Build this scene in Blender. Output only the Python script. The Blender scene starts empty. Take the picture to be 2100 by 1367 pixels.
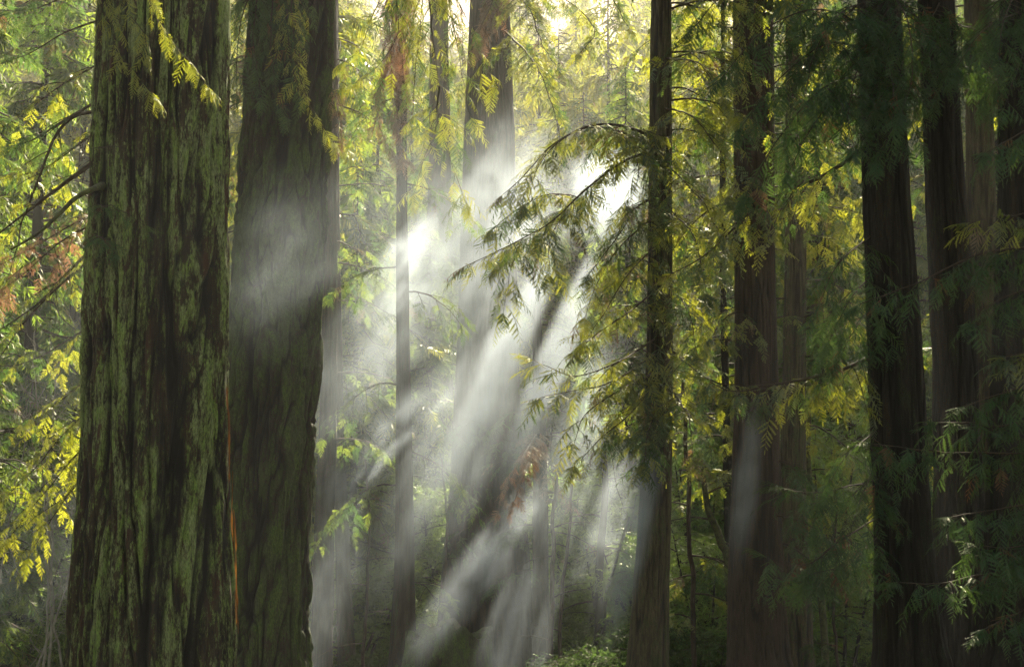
import bpy, math, random
import numpy as np
from mathutils import Vector

S = bpy.context.scene
COL = S.collection
PI = math.pi

# ------------------------------------------------------------------ camera
PITCH = math.radians(10.0)
EYE = 1.7
FPX = 3230.0                       # focal length in pixels of the 2100 px wide photograph
cam_d = bpy.data.cameras.new("camera")
cam = bpy.data.objects.new("camera", cam_d)
COL.objects.link(cam)
cam.location = (0, 0, EYE)
cam.rotation_euler = (PI / 2 + PITCH, 0, 0)
cam_d.sensor_width = 36.0
cam_d.lens = 36.0 * FPX / 2100.0
cam_d.clip_end = 2000.0
S.camera = cam

# ------------------------------------------------------------------ sky and sun
SUN_EL, SUN_AZ = math.radians(34.3), math.radians(13.5)   # azimuth from +Y towards +X
SUND = np.array([math.cos(SUN_EL) * math.sin(SUN_AZ), math.cos(SUN_EL) * math.cos(SUN_AZ), math.sin(SUN_EL)])
w = bpy.data.worlds.new("World")
S.world = w
w.use_nodes = True
nt = w.node_tree
bg = nt.nodes["Background"]
sky = nt.nodes.new("ShaderNodeTexSky")
sky.sky_type = 'NISHITA'
sky.sun_disc = False
sky.sun_elevation = SUN_EL
sky.sun_rotation = SUN_AZ
warm = nt.nodes.new("ShaderNodeMix")                 # the low hazy sky seen through the forest is less blue
warm.data_type, warm.blend_type = 'RGBA', 'MULTIPLY'
warm.inputs[0].default_value = 1.0
warm.inputs[7].default_value = (1.30, 1.0, 0.66, 1)
nt.links.new(sky.outputs[0], warm.inputs[6])
nt.links.new(warm.outputs[2], bg.inputs[0])
bg.inputs[1].default_value = 0.05
sun_d = bpy.data.lights.new("sun", 'SUN')
sun_d.energy = 5.0
sun_d.angle = math.radians(0.5)
sun_d.color = (1.0, 0.89, 0.65)
sun = bpy.data.objects.new("sun", sun_d)
COL.objects.link(sun)
sun.rotation_euler = Vector(SUND).to_track_quat('Z', 'Y').to_euler()
sun.location = (20, 40, 60)

S.view_settings.view_transform = 'Standard'
S.view_settings.look = 'None'
S.view_settings.exposure = 2.05
S.view_settings.gamma = 1.0
S.render.engine = 'CYCLES'
cy = S.cycles
cy.use_denoising = True
cy.denoiser = 'OPENIMAGEDENOISE'
cy.max_bounces = 6
cy.diffuse_bounces = 3
cy.glossy_bounces = 2
cy.transmission_bounces = 3
cy.volume_bounces = 1
cy.transparent_max_bounces = 8
cy.volume_step_rate = 1.0
cy.volume_max_steps = 64
cy.sample_clamp_indirect = 4.0
cy.sample_clamp_direct = 12.0

# ------------------------------------------------------------------ helpers
rng = np.random.default_rng(7)


def at(px, py, Y):
    """World point seen at pixel (px, py) of the photograph at depth Y."""
    u = (px - 1050.0) / FPX
    v = (683.5 - py) / FPX
    dy = math.cos(PITCH) - v * math.sin(PITCH)
    dz = math.sin(PITCH) + v * math.cos(PITCH)
    t = Y / dy
    return np.array([u * t, Y, EYE + dz * t])


def pix(n, Y):
    return n * Y / FPX


def hash3(ix, iy, iz, seed):
    h = (ix * 374761393 + iy * 668265263 + iz * 2147483647 + seed * 1274126177) & 0xFFFFFFFF
    h = ((h ^ (h >> 13)) * 1274126177) & 0xFFFFFFFF
    h = ((h ^ (h >> 16)) * 2246822519) & 0xFFFFFFFF
    return ((h ^ (h >> 15)) & 0xFFFFFF) / float(0xFFFFFF)


def vnoise(p, seed=0):
    """Value noise 0..1 at points p (N,3)."""
    i = np.floor(p).astype(np.int64)
    f = p - i
    f = f * f * (3 - 2 * f)
    r = 0
    for dx in (0, 1):
        wx = f[:, 0] if dx else 1 - f[:, 0]
        for dy in (0, 1):
            wy = f[:, 1] if dy else 1 - f[:, 1]
            for dz in (0, 1):
                wz = f[:, 2] if dz else 1 - f[:, 2]
                r = r + wx * wy * wz * hash3(i[:, 0] + dx, i[:, 1] + dy, i[:, 2] + dz, seed)
    return r


def fbm(p, seed=0, octs=3):
    r, a, s = 0, 1.0, 0
    for k in range(octs):
        r = r + a * vnoise(p * 2 ** k, seed + k * 17)
        s += a
        a *= 0.5
    return r / s


def norm(v):
    return v / (np.linalg.norm(v, axis=-1, keepdims=True) + 1e-9)


def make_mesh(name, V, F, mats, mi=None, attrs=None, smooth=False):
    me = bpy.data.meshes.new(name)
    V = np.asarray(V, dtype=np.float32)
    F = np.asarray(F, dtype=np.int32)
    k = F.shape[1]
    me.vertices.add(len(V))
    me.vertices.foreach_set("co", V.ravel())
    me.loops.add(F.size)
    me.loops.foreach_set("vertex_index", F.ravel())
    me.polygons.add(len(F))
    me.polygons.foreach_set("loop_start", np.arange(0, F.size, k, dtype=np.int32))
    me.polygons.foreach_set("loop_total", np.full(len(F), k, dtype=np.int32))
    for m in mats:
        me.materials.append(m)
    if mi is not None:
        me.polygons.foreach_set("material_index", np.asarray(mi, dtype=np.int32))
    if smooth is True:
        me.polygons.foreach_set("use_smooth", np.ones(len(F), dtype=bool))
    elif smooth is not False:
        me.polygons.foreach_set("use_smooth", np.asarray(smooth, dtype=bool))
    for an, av in (attrs or {}).items():
        a = me.attributes.new(an, 'FLOAT', 'POINT')
        a.data.foreach_set("value", np.asarray(av, dtype=np.float32))
    me.update(calc_edges=True)
    return me


def link(name, me, parent=None):
    o = bpy.data.objects.new(name, me)
    COL.objects.link(o)
    if parent is not None:
        o.parent = parent
    return o


def tag(o, label=None, cat=None, group=None, kind=None):
    if label:
        n = len(label.split())
        assert 4 <= n <= 16, label
        o["label"] = label
    if cat:
        o["category"] = cat
    if group:
        o["group"] = group
    if kind:
        o["kind"] = kind
    return o


def thing(name, label, cat, group=None, loc=(0, 0, 0)):
    o = bpy.data.objects.new(name, None)
    o.location = [float(c) for c in loc]
    COL.objects.link(o)
    return tag(o, label, cat, group)


# ------------------------------------------------------------------ materials
def new_mat(name):
    m = bpy.data.materials.new(name)
    m.use_nodes = True
    t = m.node_tree
    t.nodes.clear()
    out = t.nodes.new("ShaderNodeOutputMaterial")
    return m, t, out


def nd(t, typ, **kw):
    n = t.nodes.new(typ)
    for k, v in kw.items():
        setattr(n, k, v)
    return n


def setin(n, **kw):
    for k, v in kw.items():
        n.inputs[k.replace("_", " ")].default_value = v
    return n


def noise(t, vec, scale, detail=4, rough=0.55, dist=0.0):
    n = nd(t, "ShaderNodeTexNoise")
    setin(n, Scale=scale, Detail=detail, Roughness=rough, Distortion=dist)
    t.links.new(vec, n.inputs["Vector"])
    return n.outputs["Fac"]


def ramp(t, fac, stops):
    r = nd(t, "ShaderNodeValToRGB")
    e = r.color_ramp.elements
    while len(e) < len(stops):
        e.new(0.5)
    for i, (p, c) in enumerate(stops):
        e[i].position = p
        e[i].color = (c, c, c, 1) if isinstance(c, (int, float)) else (*c, 1)
    t.links.new(fac, r.inputs[0])
    return r.outputs[0]


def mixc(t, fac, a, b):
    m = nd(t, "ShaderNodeMix", data_type='RGBA')
    for s, v in ((m.inputs[0], fac), (m.inputs[6], a), (m.inputs[7], b)):
        if hasattr(v, "links"):
            t.links.new(v, s)
        elif isinstance(v, (int, float)):
            s.default_value = v
        else:
            s.default_value = (*v, 1)
    return m.outputs[2]


def mathn(t, op, a, b=0.0, clamp=False):
    m = nd(t, "ShaderNodeMath", operation=op, use_clamp=clamp)
    for s, v in ((m.inputs[0], a), (m.inputs[1], b)):
        if hasattr(v, "links"):
            t.links.new(v, s)
        else:
            s.default_value = v
    return m.outputs[0]


def leaf_mat(name, refl, trans, refl2=None, trans2=None, tw=0.55, gloss=0.09, odd=None):
    """Thin needles or leaves: diffuse on the lit face, warm light through the blade."""
    m, t, out = new_mat(name)
    refl2 = refl2 or tuple(c * 0.55 for c in refl)
    trans2 = trans2 or tuple(c * 0.6 for c in trans)
    at_ = nd(t, "ShaderNodeAttribute", attribute_name="rnd")
    r = at_.outputs["Fac"]
    r = ramp(t, r, [(0.05, 0.0), (0.50, 1.0)]) if not odd else r
    q = ramp(t, r, [(0.25, 0.0), (0.75, 1.0)]) if odd else r
    ca = mixc(t, q, refl, refl2)
    cb = mixc(t, q, trans, trans2)
    if odd:                                    # a few dry brown sprays among the green
        o = ramp(t, r, [(0.968, 0.0), (0.975, 1.0)])
        ca = mixc(t, o, ca, odd)
        cb = mixc(t, o, cb, tuple(min(1, c * 1.8) for c in odd))
    d = nd(t, "ShaderNodeBsdfDiffuse")
    t.links.new(ca, d.inputs[0])
    tr = nd(t, "ShaderNodeBsdfTranslucent")
    t.links.new(cb, tr.inputs[0])
    mx = nd(t, "ShaderNodeMixShader")
    mx.inputs[0].default_value = tw
    t.links.new(d.outputs[0], mx.inputs[1])
    t.links.new(tr.outputs[0], mx.inputs[2])
    g = nd(t, "ShaderNodeBsdfGlossy")
    setin(g, Roughness=0.45)
    g.inputs[0].default_value = (0.9, 0.9, 0.8, 1)
    m2 = nd(t, "ShaderNodeMixShader")
    m2.inputs[0].default_value = gloss
    t.links.new(mx.outputs[0], m2.inputs[1])
    t.links.new(g.outputs[0], m2.inputs[2])
    t.links.new(m2.outputs[0], out.inputs[0])
    return m


def bark_mat(name, base, dark, lichen=None, lichen_amt=0.5, lichen2=None, stretch=0.12, scale=3.0, strip=None, bump=0.35):
    """Furrowed redwood bark: fibrous strips, dark furrows (attribute h) and blotches of lichen."""
    m, t, out = new_mat(name)
    tc = nd(t, "ShaderNodeTexCoord")
    mp = nd(t, "ShaderNodeMapping")
    mp.inputs["Scale"].default_value = (1, 1, stretch)
    t.links.new(tc.outputs["Object"], mp.inputs[0])
    v = mp.outputs[0]
    h = nd(t, "ShaderNodeAttribute", attribute_name="h").outputs["Fac"]
    fib = noise(t, v, scale * 7.0, 6, 0.7, 0.3)
    thin = noise(t, v, scale * 22.0, 4, 0.7, 0.2)
    col = mixc(t, ramp(t, mathn(t, 'ADD', mathn(t, 'MULTIPLY', fib, 0.6), mathn(t, 'MULTIPLY', thin, 0.4)), [(0.40, 0.0), (0.62, 1.0)]), dark, base)
    if strip:
        n2 = noise(t, v, scale * 1.9, 3, 0.5)
        col = mixc(t, ramp(t, n2, [(0.55, 0.0), (0.62, 0.8)]), col, strip)
    if lichen:
        mp2 = nd(t, "ShaderNodeMapping")
        mp2.inputs["Scale"].default_value = (1, 1, stretch * 2.2)
        t.links.new(tc.outputs["Object"], mp2.inputs[0])
        big = noise(t, mp2.outputs[0], scale * 0.7, 2, 0.5, 0.3)
        mid = noise(t, mp2.outputs[0], scale * 3.6, 5, 0.65, 0.5)
        fine = noise(t, mp2.outputs[0], scale * 15.0, 6, 0.8, 0.3)
        s = mathn(t, 'ADD', mathn(t, 'MULTIPLY', big, 0.55), mathn(t, 'MULTIPLY', mid, 0.95))
        s = mathn(t, 'ADD', s, mathn(t, 'MULTIPLY', fine, 0.9))
        s = mathn(t, 'ADD', s, mathn(t, 'MULTIPLY', h, 0.22))
        th = 1.5 - 0.25 * lichen_amt
        msk = ramp(t, mathn(t, 'MULTIPLY', s, 0.4), [(th * .4 - 0.008, 0.0), (th * .4 + 0.022, 0.6), (th * .4 + 0.06, 1.0)])
        lc = lichen
        if lichen2:
            n3 = noise(t, mp2.outputs[0], scale * 2.7, 3, 0.5)
            lc = mixc(t, ramp(t, n3, [(0.42, 0.0), (0.58, 1.0)]), lichen, lichen2)
        tone = noise(t, mp2.outputs[0], scale * 20, 5, 0.75)
        lc = mixc(t, ramp(t, tone, [(0.40, 0.0), (0.62, 0.9)]), lc, tuple(c * 0.3 for c in lichen))
        col = mixc(t, msk, col, lc)
    fur = ramp(t, h, [(0.36, 0.0), (0.72, 1.0)])
    col = mixc(t, fur, tuple(c * 0.5 for c in dark), col)
    p = nd(t, "ShaderNodeBsdfPrincipled")
    setin(p, Roughness=0.9)
    t.links.new(col, p.inputs["Base Color"])
    b = nd(t, "ShaderNodeBump")
    setin(b, Strength=bump, Distance=0.05)
    hh = mathn(t, 'ADD', fib, mathn(t, 'MULTIPLY', thin, 0.6))
    t.links.new(hh, b.inputs["Height"])
    t.links.new(b.outputs[0], p.inputs["Normal"])
    t.links.new(p.outputs[0], out.inputs[0])
    return m


def wood_mat(name, c1, c2, sc=4.0):
    m, t, out = new_mat(name)
    tc = nd(t, "ShaderNodeTexCoord")
    n = noise(t, tc.outputs["Object"], sc, 5, 0.65)
    p = nd(t, "ShaderNodeBsdfPrincipled")
    setin(p, Roughness=0.9)
    t.links.new(mixc(t, ramp(t, n, [(0.4, 0.0), (0.6, 1.0)]), c1, c2), p.inputs["Base Color"])
    t.links.new(p.outputs[0], out.inputs[0])
    return m


M = {}
M['bark_lichen'] = bark_mat("lichen_bark", (0.075, 0.052, 0.030), (0.013, 0.011, 0.006),
                            (0.25, 0.36, 0.08), 0.72, (0.30, 0.36, 0.15), strip=(0.075, 0.036, 0.022), bump=0.9)
M['bark_moss'] = bark_mat("mossy_bark", (0.050, 0.038, 0.026), (0.018, 0.014, 0.009),
                          (0.075, 0.12, 0.022), 0.85, (0.06, 0.075, 0.03), scale=2.4, stretch=0.16)
M['bark_mid'] = bark_mat("grey_brown_bark", (0.07, 0.052, 0.040), (0.025, 0.018, 0.014), (0.07, 0.09, 0.05), 0.2, scale=2.5)
M['bark_red'] = bark_mat("red_brown_bark", (0.075, 0.048, 0.034), (0.026, 0.017, 0.012), None, scale=2.5)
M['bark_shaded'] = bark_mat("shaded_bark", (0.040, 0.027, 0.018), (0.009, 0.006, 0.004), (0.035, 0.045, 0.018), 0.3, scale=2.6, bump=0.6)  # bark darkened: shade on the right-hand trunks put into the colour
M['bark_tan'] = bark_mat("tan_bark", (0.13, 0.105, 0.062), (0.035, 0.027, 0.017), (0.08, 0.10, 0.035), 0.4, scale=3.2)
M['twig'] = wood_mat("twig_bark", (0.035, 0.022, 0.014), (0.07, 0.05, 0.035))
M['moss_twig'] = wood_mat("mossy_branch_bark", (0.03, 0.025, 0.015), (0.09, 0.10, 0.03), 9.0)
M['grey_twig'] = wood_mat("grey_twig_bark", (0.16, 0.15, 0.12), (0.26, 0.24, 0.2))
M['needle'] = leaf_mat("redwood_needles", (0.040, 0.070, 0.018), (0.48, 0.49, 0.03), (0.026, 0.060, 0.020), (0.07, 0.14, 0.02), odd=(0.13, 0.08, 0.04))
M['needle_dark'] = leaf_mat("shade_needles", (0.040, 0.095, 0.034), (0.15, 0.24, 0.04), (0.028, 0.07, 0.028), (0.07, 0.14, 0.03), tw=0.4, gloss=0.04, odd=(0.14, 0.07, 0.03))  # shaded copy of the needles, shade put into the colour
M['needle_sunlit'] = leaf_mat("sunlit_needles", (0.10, 0.14, 0.02), (0.55, 0.55, 0.035), (0.08, 0.12, 0.02), (0.45, 0.48, 0.03))  # brighter copy of the needles, sunlight put into the colour
M['needle_far'] = leaf_mat("far_needles", (0.05, 0.09, 0.028), (0.30, 0.40, 0.04), (0.028, 0.070, 0.024), (0.09, 0.18, 0.03), gloss=0.04, odd=(0.12, 0.08, 0.04))
M['needle_slope'] = leaf_mat("slope_needles", (0.06, 0.09, 0.02), (0.55, 0.50, 0.05), (0.04, 0.08, 0.02), (0.34, 0.38, 0.04), gloss=0.03)
M['needle_dead'] = leaf_mat("dry_needles", (0.17, 0.085, 0.055), (0.36, 0.17, 0.09), (0.12, 0.07, 0.045), (0.24, 0.13, 0.07), tw=0.5)
M['needle_rust'] = leaf_mat("rust_needles", (0.18, 0.08, 0.04), (0.34, 0.15, 0.06), (0.10, 0.06, 0.035), (0.18, 0.10, 0.05), tw=0.5)
M['bark_strip'] = leaf_mat("rim_light_bark_fibre", (0.12, 0.06, 0.02), (0.70, 0.30, 0.06), (0.06, 0.04, 0.02), (0.16, 0.07, 0.02), tw=0.7, gloss=0.0)  # bark fibre whose orange stands in for the rim light
M['leaf'] = leaf_mat("broad_leaves", (0.13, 0.23, 0.05), (0.42, 0.62, 0.08))
M['leaf_dark'] = leaf_mat("evergreen_leaves", (0.045, 0.085, 0.03), (0.14, 0.24, 0.05), tw=0.45, gloss=0.02)


# ------------------------------------------------------------------ tubes
def tube(P, R, n=6):
    P = np.asarray(P, float)
    R = np.asarray(R, float)
    T = norm(np.gradient(P, axis=0))
    up = np.array([0.0, 0.0, 1.0]) if abs(T[0][2]) < 0.9 else np.array([1.0, 0, 0])
    A = norm(np.cross(T, up))
    B = np.cross(A, T)
    th = np.linspace(0, 2 * PI, n, endpoint=False)
    V = P[:, None, :] + R[:, None, None] * (np.cos(th)[None, :, None] * A[:, None, :] + np.sin(th)[None, :, None] * B[:, None, :])
    m = len(P)
    i = np.arange(m - 1)[:, None] * n
    j = np.arange(n)[None, :]
    a = (i + j).ravel()
    b = (i + (j + 1) % n).ravel()
    c = a + n
    d = b + n
    F = np.concatenate([np.stack([a, b, d], 1), np.stack([a, d, c], 1)])
    return V.reshape(-1, 3), F


class Buf:
    def __init__(s):
        s.V, s.F, s.R, s.M, s.n = [], [], [], [], 0

    def add(s, V, F, r=0.0, mi=0):
        s.V.append(V)
        s.F.append(np.asarray(F) + s.n)
        s.R.append(np.full(len(V), r) if np.isscalar(r) else r)
        s.M.append(np.full(len(F), mi))
        s.n += len(V)

    def mesh(s, name, mats, smooth=False):
        return make_mesh(name, np.concatenate(s.V), np.concatenate(s.F), mats, np.concatenate(s.M),
                         {"rnd": np.concatenate(s.R)}, smooth)


def curve(P, n):
    """Catmull-Rom through control points."""
    P = np.asarray(P, float)
    if len(P) == 2:
        return P[0] + (P[1] - P[0]) * np.linspace(0, 1, n)[:, None]
    Q = np.vstack([2 * P[0] - P[1], P, 2 * P[-1] - P[-2]])
    ts = np.linspace(0, len(P) - 1 - 1e-6, n)
    k = ts.astype(int)
    t = (ts - k)[:, None]
    a, b, c, d = Q[k], Q[k + 1], Q[k + 2], Q[k + 3]
    return 0.5 * (2 * b + (c - a) * t + (2 * a - 5 * b + 4 * c - d) * t ** 2 + (3 * b - a - 3 * c + d) * t ** 3)


# ------------------------------------------------------------------ foliage templates
def frond(lod, g):
    """One flat redwood branchlet along +X, unit length."""
    V, F = [], []
    if lod == 0:
        n = 9
        for sgn in (-1, 1):
            for k in range(n):
                x = 0.03 + 0.92 * k / n
                L = 0.15 * math.sin(PI * (0.2 + 0.68 * k / n)) * g.uniform(.6, 1.25)
                b = len(V)
                zz = -0.14 * x * x
                V += [(x, 0, zz), (x + 0.085, 0, zz), (x + 0.13, sgn * L, zz - 0.02 - 0.04 * g.random())]
                F += [(b, b + 1, b + 2)]
        b = len(V)
        V += [(0, 0, 0), (0.4, -.05, -.03), (0.4, .05, -.03), (0.98, 0, -.14)]
        F += [(b, b + 1, b + 2), (b + 1, b + 3, b + 2)]
    elif lod == 1:
        n = 4
        for sgn in (-1, 1):
            for k in range(n):
                x = 0.03 + 0.86 * k / n
                L = 0.19 * math.sin(PI * (0.22 + 0.66 * k / n)) * g.uniform(.85, 1.15)
                b = len(V)
                zz = -0.12 * x * x
                V += [(x, 0, zz), (x + 0.2, 0, zz), (x + 0.20, sgn * L, zz - 0.02)]
                F += [(b, b + 1, b + 2)]
    else:
        V = [(0, 0, 0), (0.4, -.085, -.04), (1, 0, -.12), (0.4, .085, -.04)]
        F = [(0, 1, 2), (0, 2, 3)]
    return np.array(V, float), np.array(F, int)


def spray(lod, g, nf):
    """A twig with branchlets on both sides, unit length along +X, lying flat, tip drooping."""
    V, F, n = [], [], 0
    bend = g.uniform(0.15, 0.35)
    side = g.uniform(-0.12, 0.12)

    def pos(t):
        return np.array([t, side * t * t, -bend * t * t])
    for k in range(nf + 1):
        t = 0.05 + 0.95 * k / nf
        p = pos(min(t, 1.0))
        if k == nf:
            yaw, L = g.uniform(-.1, .1), (0.30 if lod > 1 else 0.2)
        else:
            yaw = (1 if k % 2 else -1) * g.uniform(0.65, 1.0)
            L = (((0.30 * (1 - t) ** 0.7 + 0.15) if lod < 2 else (0.42 * (1 - t) ** 0.7 + 0.26)) * g.uniform(.7, 1.2))
        pit = g.uniform(-0.15, 0.55) + bend * t
        rol = g.uniform(-.5, .5)
        fv, ff = frond(lod, g)
        x = np.array([math.cos(yaw) * math.cos(pit), math.sin(yaw) * math.cos(pit), -math.sin(pit)])
        up = np.array([0, math.sin(rol), math.cos(rol)])
        y = norm(np.cross(up, x))
        z = np.cross(x, y)
        W = p + L * (fv[:, :1] * x + fv[:, 1:2] * y + fv[:, 2:] * z)
        V.append(W)
        F.append(ff + n)
        n += len(W)
    if lod < 2:
        ts = np.linspace(0, 1, 4)
        tv, tf = tube([pos(t) for t in ts], [0.009, .007, .005, .002], 3)
        V.append(tv)
        F.append(tf + n)
    return np.concatenate(V), np.concatenate(F)


g0 = np.random.default_rng(3)
SPR = {0: [spray(0, g0, int(q)) for q in (11, 13, 14, 16, 17, 13, 12, 18)], 1: [spray(1, g0, int(q)) for q in (11, 13, 14, 16, 17, 12)],
       2: [spray(2, g0, 14) for _ in range(6)], 3: [spray(2, g0, 9) for _ in range(6)]}


def place(buf, tmpl, P, X, N, L, r, mi=0):
    """Stamp templates at points P, axis X, normal N, length L, random value r."""
    P, X = np.asarray(P, float), norm(np.asarray(X, float))
    N = np.asarray(N, float)
    Y = norm(np.cross(N, X))
    Z = np.cross(X, Y)
    which = rng.integers(0, len(tmpl), len(P))
    for w_ in range(len(tmpl)):
        s = np.where(which == w_)[0]
        if not len(s):
            continue
        tv, tf = tmpl[w_]
        V = P[s][:, None, :] + L[s][:, None, None] * (tv[None, :, 0:1] * X[s][:, None, :] + tv[None, :, 1:2] * Y[s][:, None, :] + tv[None, :, 2:3] * Z[s][:, None, :])
        F = tf[None] + (np.arange(len(s)) * len(tv))[:, None, None]
        buf.add(V.reshape(-1, 3), F.reshape(-1, 3), np.repeat(r[s], len(tv)), mi)


def bough(path, r0, spray_len=0.5, sec=1.3, gap=0.22, droop=0.5, lod=0, start=0.15, hang=0.3, bare=0.0,
          wood=None, leaf=None, g=None, flat=1.0, keep=1.0):
    """Branch along path with side shoots carrying sprays. Returns wood Buf and foliage Buf."""
    g = g or rng
    wood = wood or Buf()
    leaf = leaf or Buf()
    C = curve(path, max(10, len(path) * 7))
    seg = np.linalg.norm(np.diff(C, axis=0), axis=1)
    s = np.concatenate([[0], np.cumsum(seg)])
    L = s[-1]
    C = C + (fbm(C * 2.2, 5, 2)[:, None] - 0.5) * 0.10 * min(1.0, L / 3) * np.array([1, 1, 1])
    R = r0 * (1 - 0.88 * (s / L)) + 0.003
    wood.add(*tube(C, R, 6 if r0 > .03 else 4))
    T = norm(np.gradient(C, axis=0))
    P_, X_, N_, L_ = [], [], [], []
    d = start * L
    k = 0
    while d < L:
        i = min(np.searchsorted(s, d), len(C) - 1)
        t = d / L
        if g.random() < keep:
            tan = T[i]
            hor = norm(np.cross(tan, [0, 0, 1.0]))
            sg = 1 if k % 2 else -1
            fw = g.uniform(0.5, 0.95)
            sl = sec * (0.35 + 0.75 * math.sin(PI * min(1, 0.25 + 0.62 * t))) * (1.15 - 0.75 * t) * g.uniform(.6, 1.2)
            dirv = norm(tan * fw + hor * sg * flat + np.array([0, 0, g.uniform(-hang, 0.25)]))
            ts = np.linspace(0, 1, 6)[:, None]
            sag = droop * sl * ts ** 1.7
            Q = C[i] + dirv * ts * sl - sag * np.array([0, 0, 1.0]) + (g.random((6, 3)) - .5) * 0.05 * sl * ts
            wood.add(*tube(Q, np.linspace(min(R[i] * 0.6, 0.006 + 0.008 * sl), 0.0025, 6), 3))
            if g.random() >= bare:
                n = max(2, int(sl / (spray_len * 0.30)))
                for q in range(n):
                    u = 0.12 + 0.88 * (q + g.random() * .5) / n
                    j = min(u * 5, 4.999)
                    a = int(j)
                    p = Q[a] + (Q[a + 1] - Q[a]) * (j - a)
                    tn = norm(Q[a + 1] - Q[a])
                    hs = norm(np.cross(tn, [0, 0, 1.0])) * (1 if q % 2 else -1)
                    x = norm(tn * g.uniform(.6, 1.1) + hs * (0.75 if q < n - 1 else 0.1) + np.array([0, 0, -g.uniform(0, hang + .1)]))
                    P_.append(p)
                    X_.append(x)
                    N_.append(norm(np.array([0, 0, 1.0]) + (g.random(3) - .5) * 0.9))
                    L_.append(spray_len * g.uniform(.35, 1.25) * (0.8 + 0.3 * (1 - u)))
        d += gap * g.uniform(.7, 1.3)
        k += 1
    # tip
    for _ in range(3):
        P_.append(C[-1])
        X_.append(norm(T[-1] + (g.random(3) - .5) * 0.5))
        N_.append(np.array([0, 0, 1.0]))
        L_.append(spray_len * g.uniform(.6, 1))
    L_ = np.array(L_)
    place(leaf, SPR[lod], P_, X_, N_, L_, g.random(len(L_)))
    return wood, leaf


# ------------------------------------------------------------------ trunks
def trunk_mesh(name, prof, mat, around=96, res=0.15, ztop=45.0, zbot=-3.2, furrow=0.05, ffreq=3.0, stretch=0.1, flare=0.25, seed=1, hi=None):
    """prof: list of (z, x, y, r) from top to bottom or bottom to top; lofted and furrowed."""
    prof = sorted([tuple(float(c) for c in q) for q in prof])
    z = np.array([q[0] for q in prof])
    A = np.array([q[1:] for q in prof])
    zl, zh = z[0], z[-1]
    zs = [zbot]
    lo_hi, hi_hi = hi or (zl, zh)
    while zs[-1] < ztop:
        zz = zs[-1]
        zs.append(zz + (res if lo_hi - 0.3 < zz < hi_hi + .5 else 0.5))
    zs = np.array(zs)
    c = np.stack([np.interp(zs, z, A[:, k]) for k in range(3)], 1)
    # extrapolate beyond the seen part
    def slope(k, a, b):
        return (A[b, k] - A[a, k]) / max(z[b] - z[a], 1e-3)
    up = zs > zh
    dn = zs < zl
    for k in range(2):
        c[up, k] = A[-1, k] + slope(k, 0, -1) * (zs[up] - zh)
        c[dn, k] = A[0, k] + slope(k, 0, 1) * (zs[dn] - zl)
    rt = A[-1, 2]
    c[up, 2] = rt * (1 - 0.72 * (zs[up] - zh) / (ztop - zh + 1e-6))
    c[dn, 2] = A[0, 2] * (1 + flare * ((zl - zs[dn]) / 1.5) ** 1.3)
    # smooth
    for _ in range(6):
        c[1:-1] = 0.25 * c[:-2] + 0.5 * c[1:-1] + 0.25 * c[2:]
    th = np.linspace(0, 2 * PI, around, endpoint=False)
    TH, ZZ = np.meshgrid(th, zs)
    Rr = c[:, 2][:, None]
    lob = 1 + 0.05 * np.sin(3 * TH + seed) * (1 + 0 * ZZ) + 0.03 * np.sin(5 * TH + seed * 2 + ZZ * 0.15)
    rm = max(A[:, 2])
    p = np.stack([np.cos(TH) * rm * ffreq, np.sin(TH) * rm * ffreq, ZZ * ffreq * stretch], -1).reshape(-1, 3)
    wv = (vnoise(p * 0.9, seed + 40) - .5)[:, None] * 1.1 + (vnoise(p * 3.1, seed + 41) - .5)[:, None] * 0.35
    p2 = p + wv
    n1 = 1 - np.abs(2 * vnoise(p2 * 1.0, seed) - 1)
    n2 = 1 - np.abs(2 * vnoise(p2 * np.array([2.1, 2.1, 2.2]), seed + 9) - 1)
    n4 = 1 - np.abs(2 * vnoise(p2 * np.array([4.4, 4.4, 3.4]), seed + 29) - 1)
    n3 = vnoise(p2 * np.array([9, 9, 7.0]), seed + 19)
    fur = 1 - np.clip(0.50 * n1 ** 5 + 0.45 * n2 ** 5 + 0.22 * n4 ** 4, 0, 1)     # sharp furrows, broad ridges
    h = np.clip(fur * 0.8 + 0.25 * n3, 0, 1)
    flake = vnoise(p2 * np.array([3.0, 3.0, 9.0]), seed + 77)
    disp = (h - 0.7) * furrow * 2.0 + (flake - .5) * furrow * 0.45
    Rad = (Rr * lob).reshape(-1) + disp * np.clip((Rr + 0 * TH).reshape(-1) / rm, .3, 1)
    X = (c[:, 0][:, None] + 0 * TH).reshape(-1) + np.cos(TH).reshape(-1) * Rad
    Y = (c[:, 1][:, None] + 0 * TH).reshape(-1) + np.sin(TH).reshape(-1) * Rad
    V = np.stack([X, Y, ZZ.reshape(-1)], 1)
    m, n = len(zs), around
    i = np.arange(m - 1)[:, None] * n
    j = np.arange(n)[None, :]
    a = (i + j).ravel()
    b = (i + (j + 1) % n).ravel()
    F = np.stack([a, b, b + n, a + n], 1)
    me = make_mesh(name, V, F, [mat], None, {"h": h}, True)
    return me, (zs, c)


TR = {}


def redwood(key, Y, rows, mat, label, group="redwood trunks in the grove", name="redwood_tree", **kw):
    """rows: (py, x_left, x_right) in photograph pixels, at depth Y."""
    prof = []
    for py, xl, xr in rows:
        c = at((xl + xr) / 2, py, Y)
        prof.append((c[2], c[0], Y, pix((xr - xl) / 2, math.hypot(Y, 0)) / 1.02))
    seed = int(abs(hash3(np.array([len(key)]), np.array([ord(key[-1])]), np.array([ord(key[0])]), 5)[0]) * 900)
    gx = prof[-1][1]
    root = thing(name, label, "tree", group)
    me, info = trunk_mesh("trunk", prof, M[mat], seed=seed, **kw)
    link("trunk", me, root)
    TR[key] = (root, info, Y)
    return root


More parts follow.
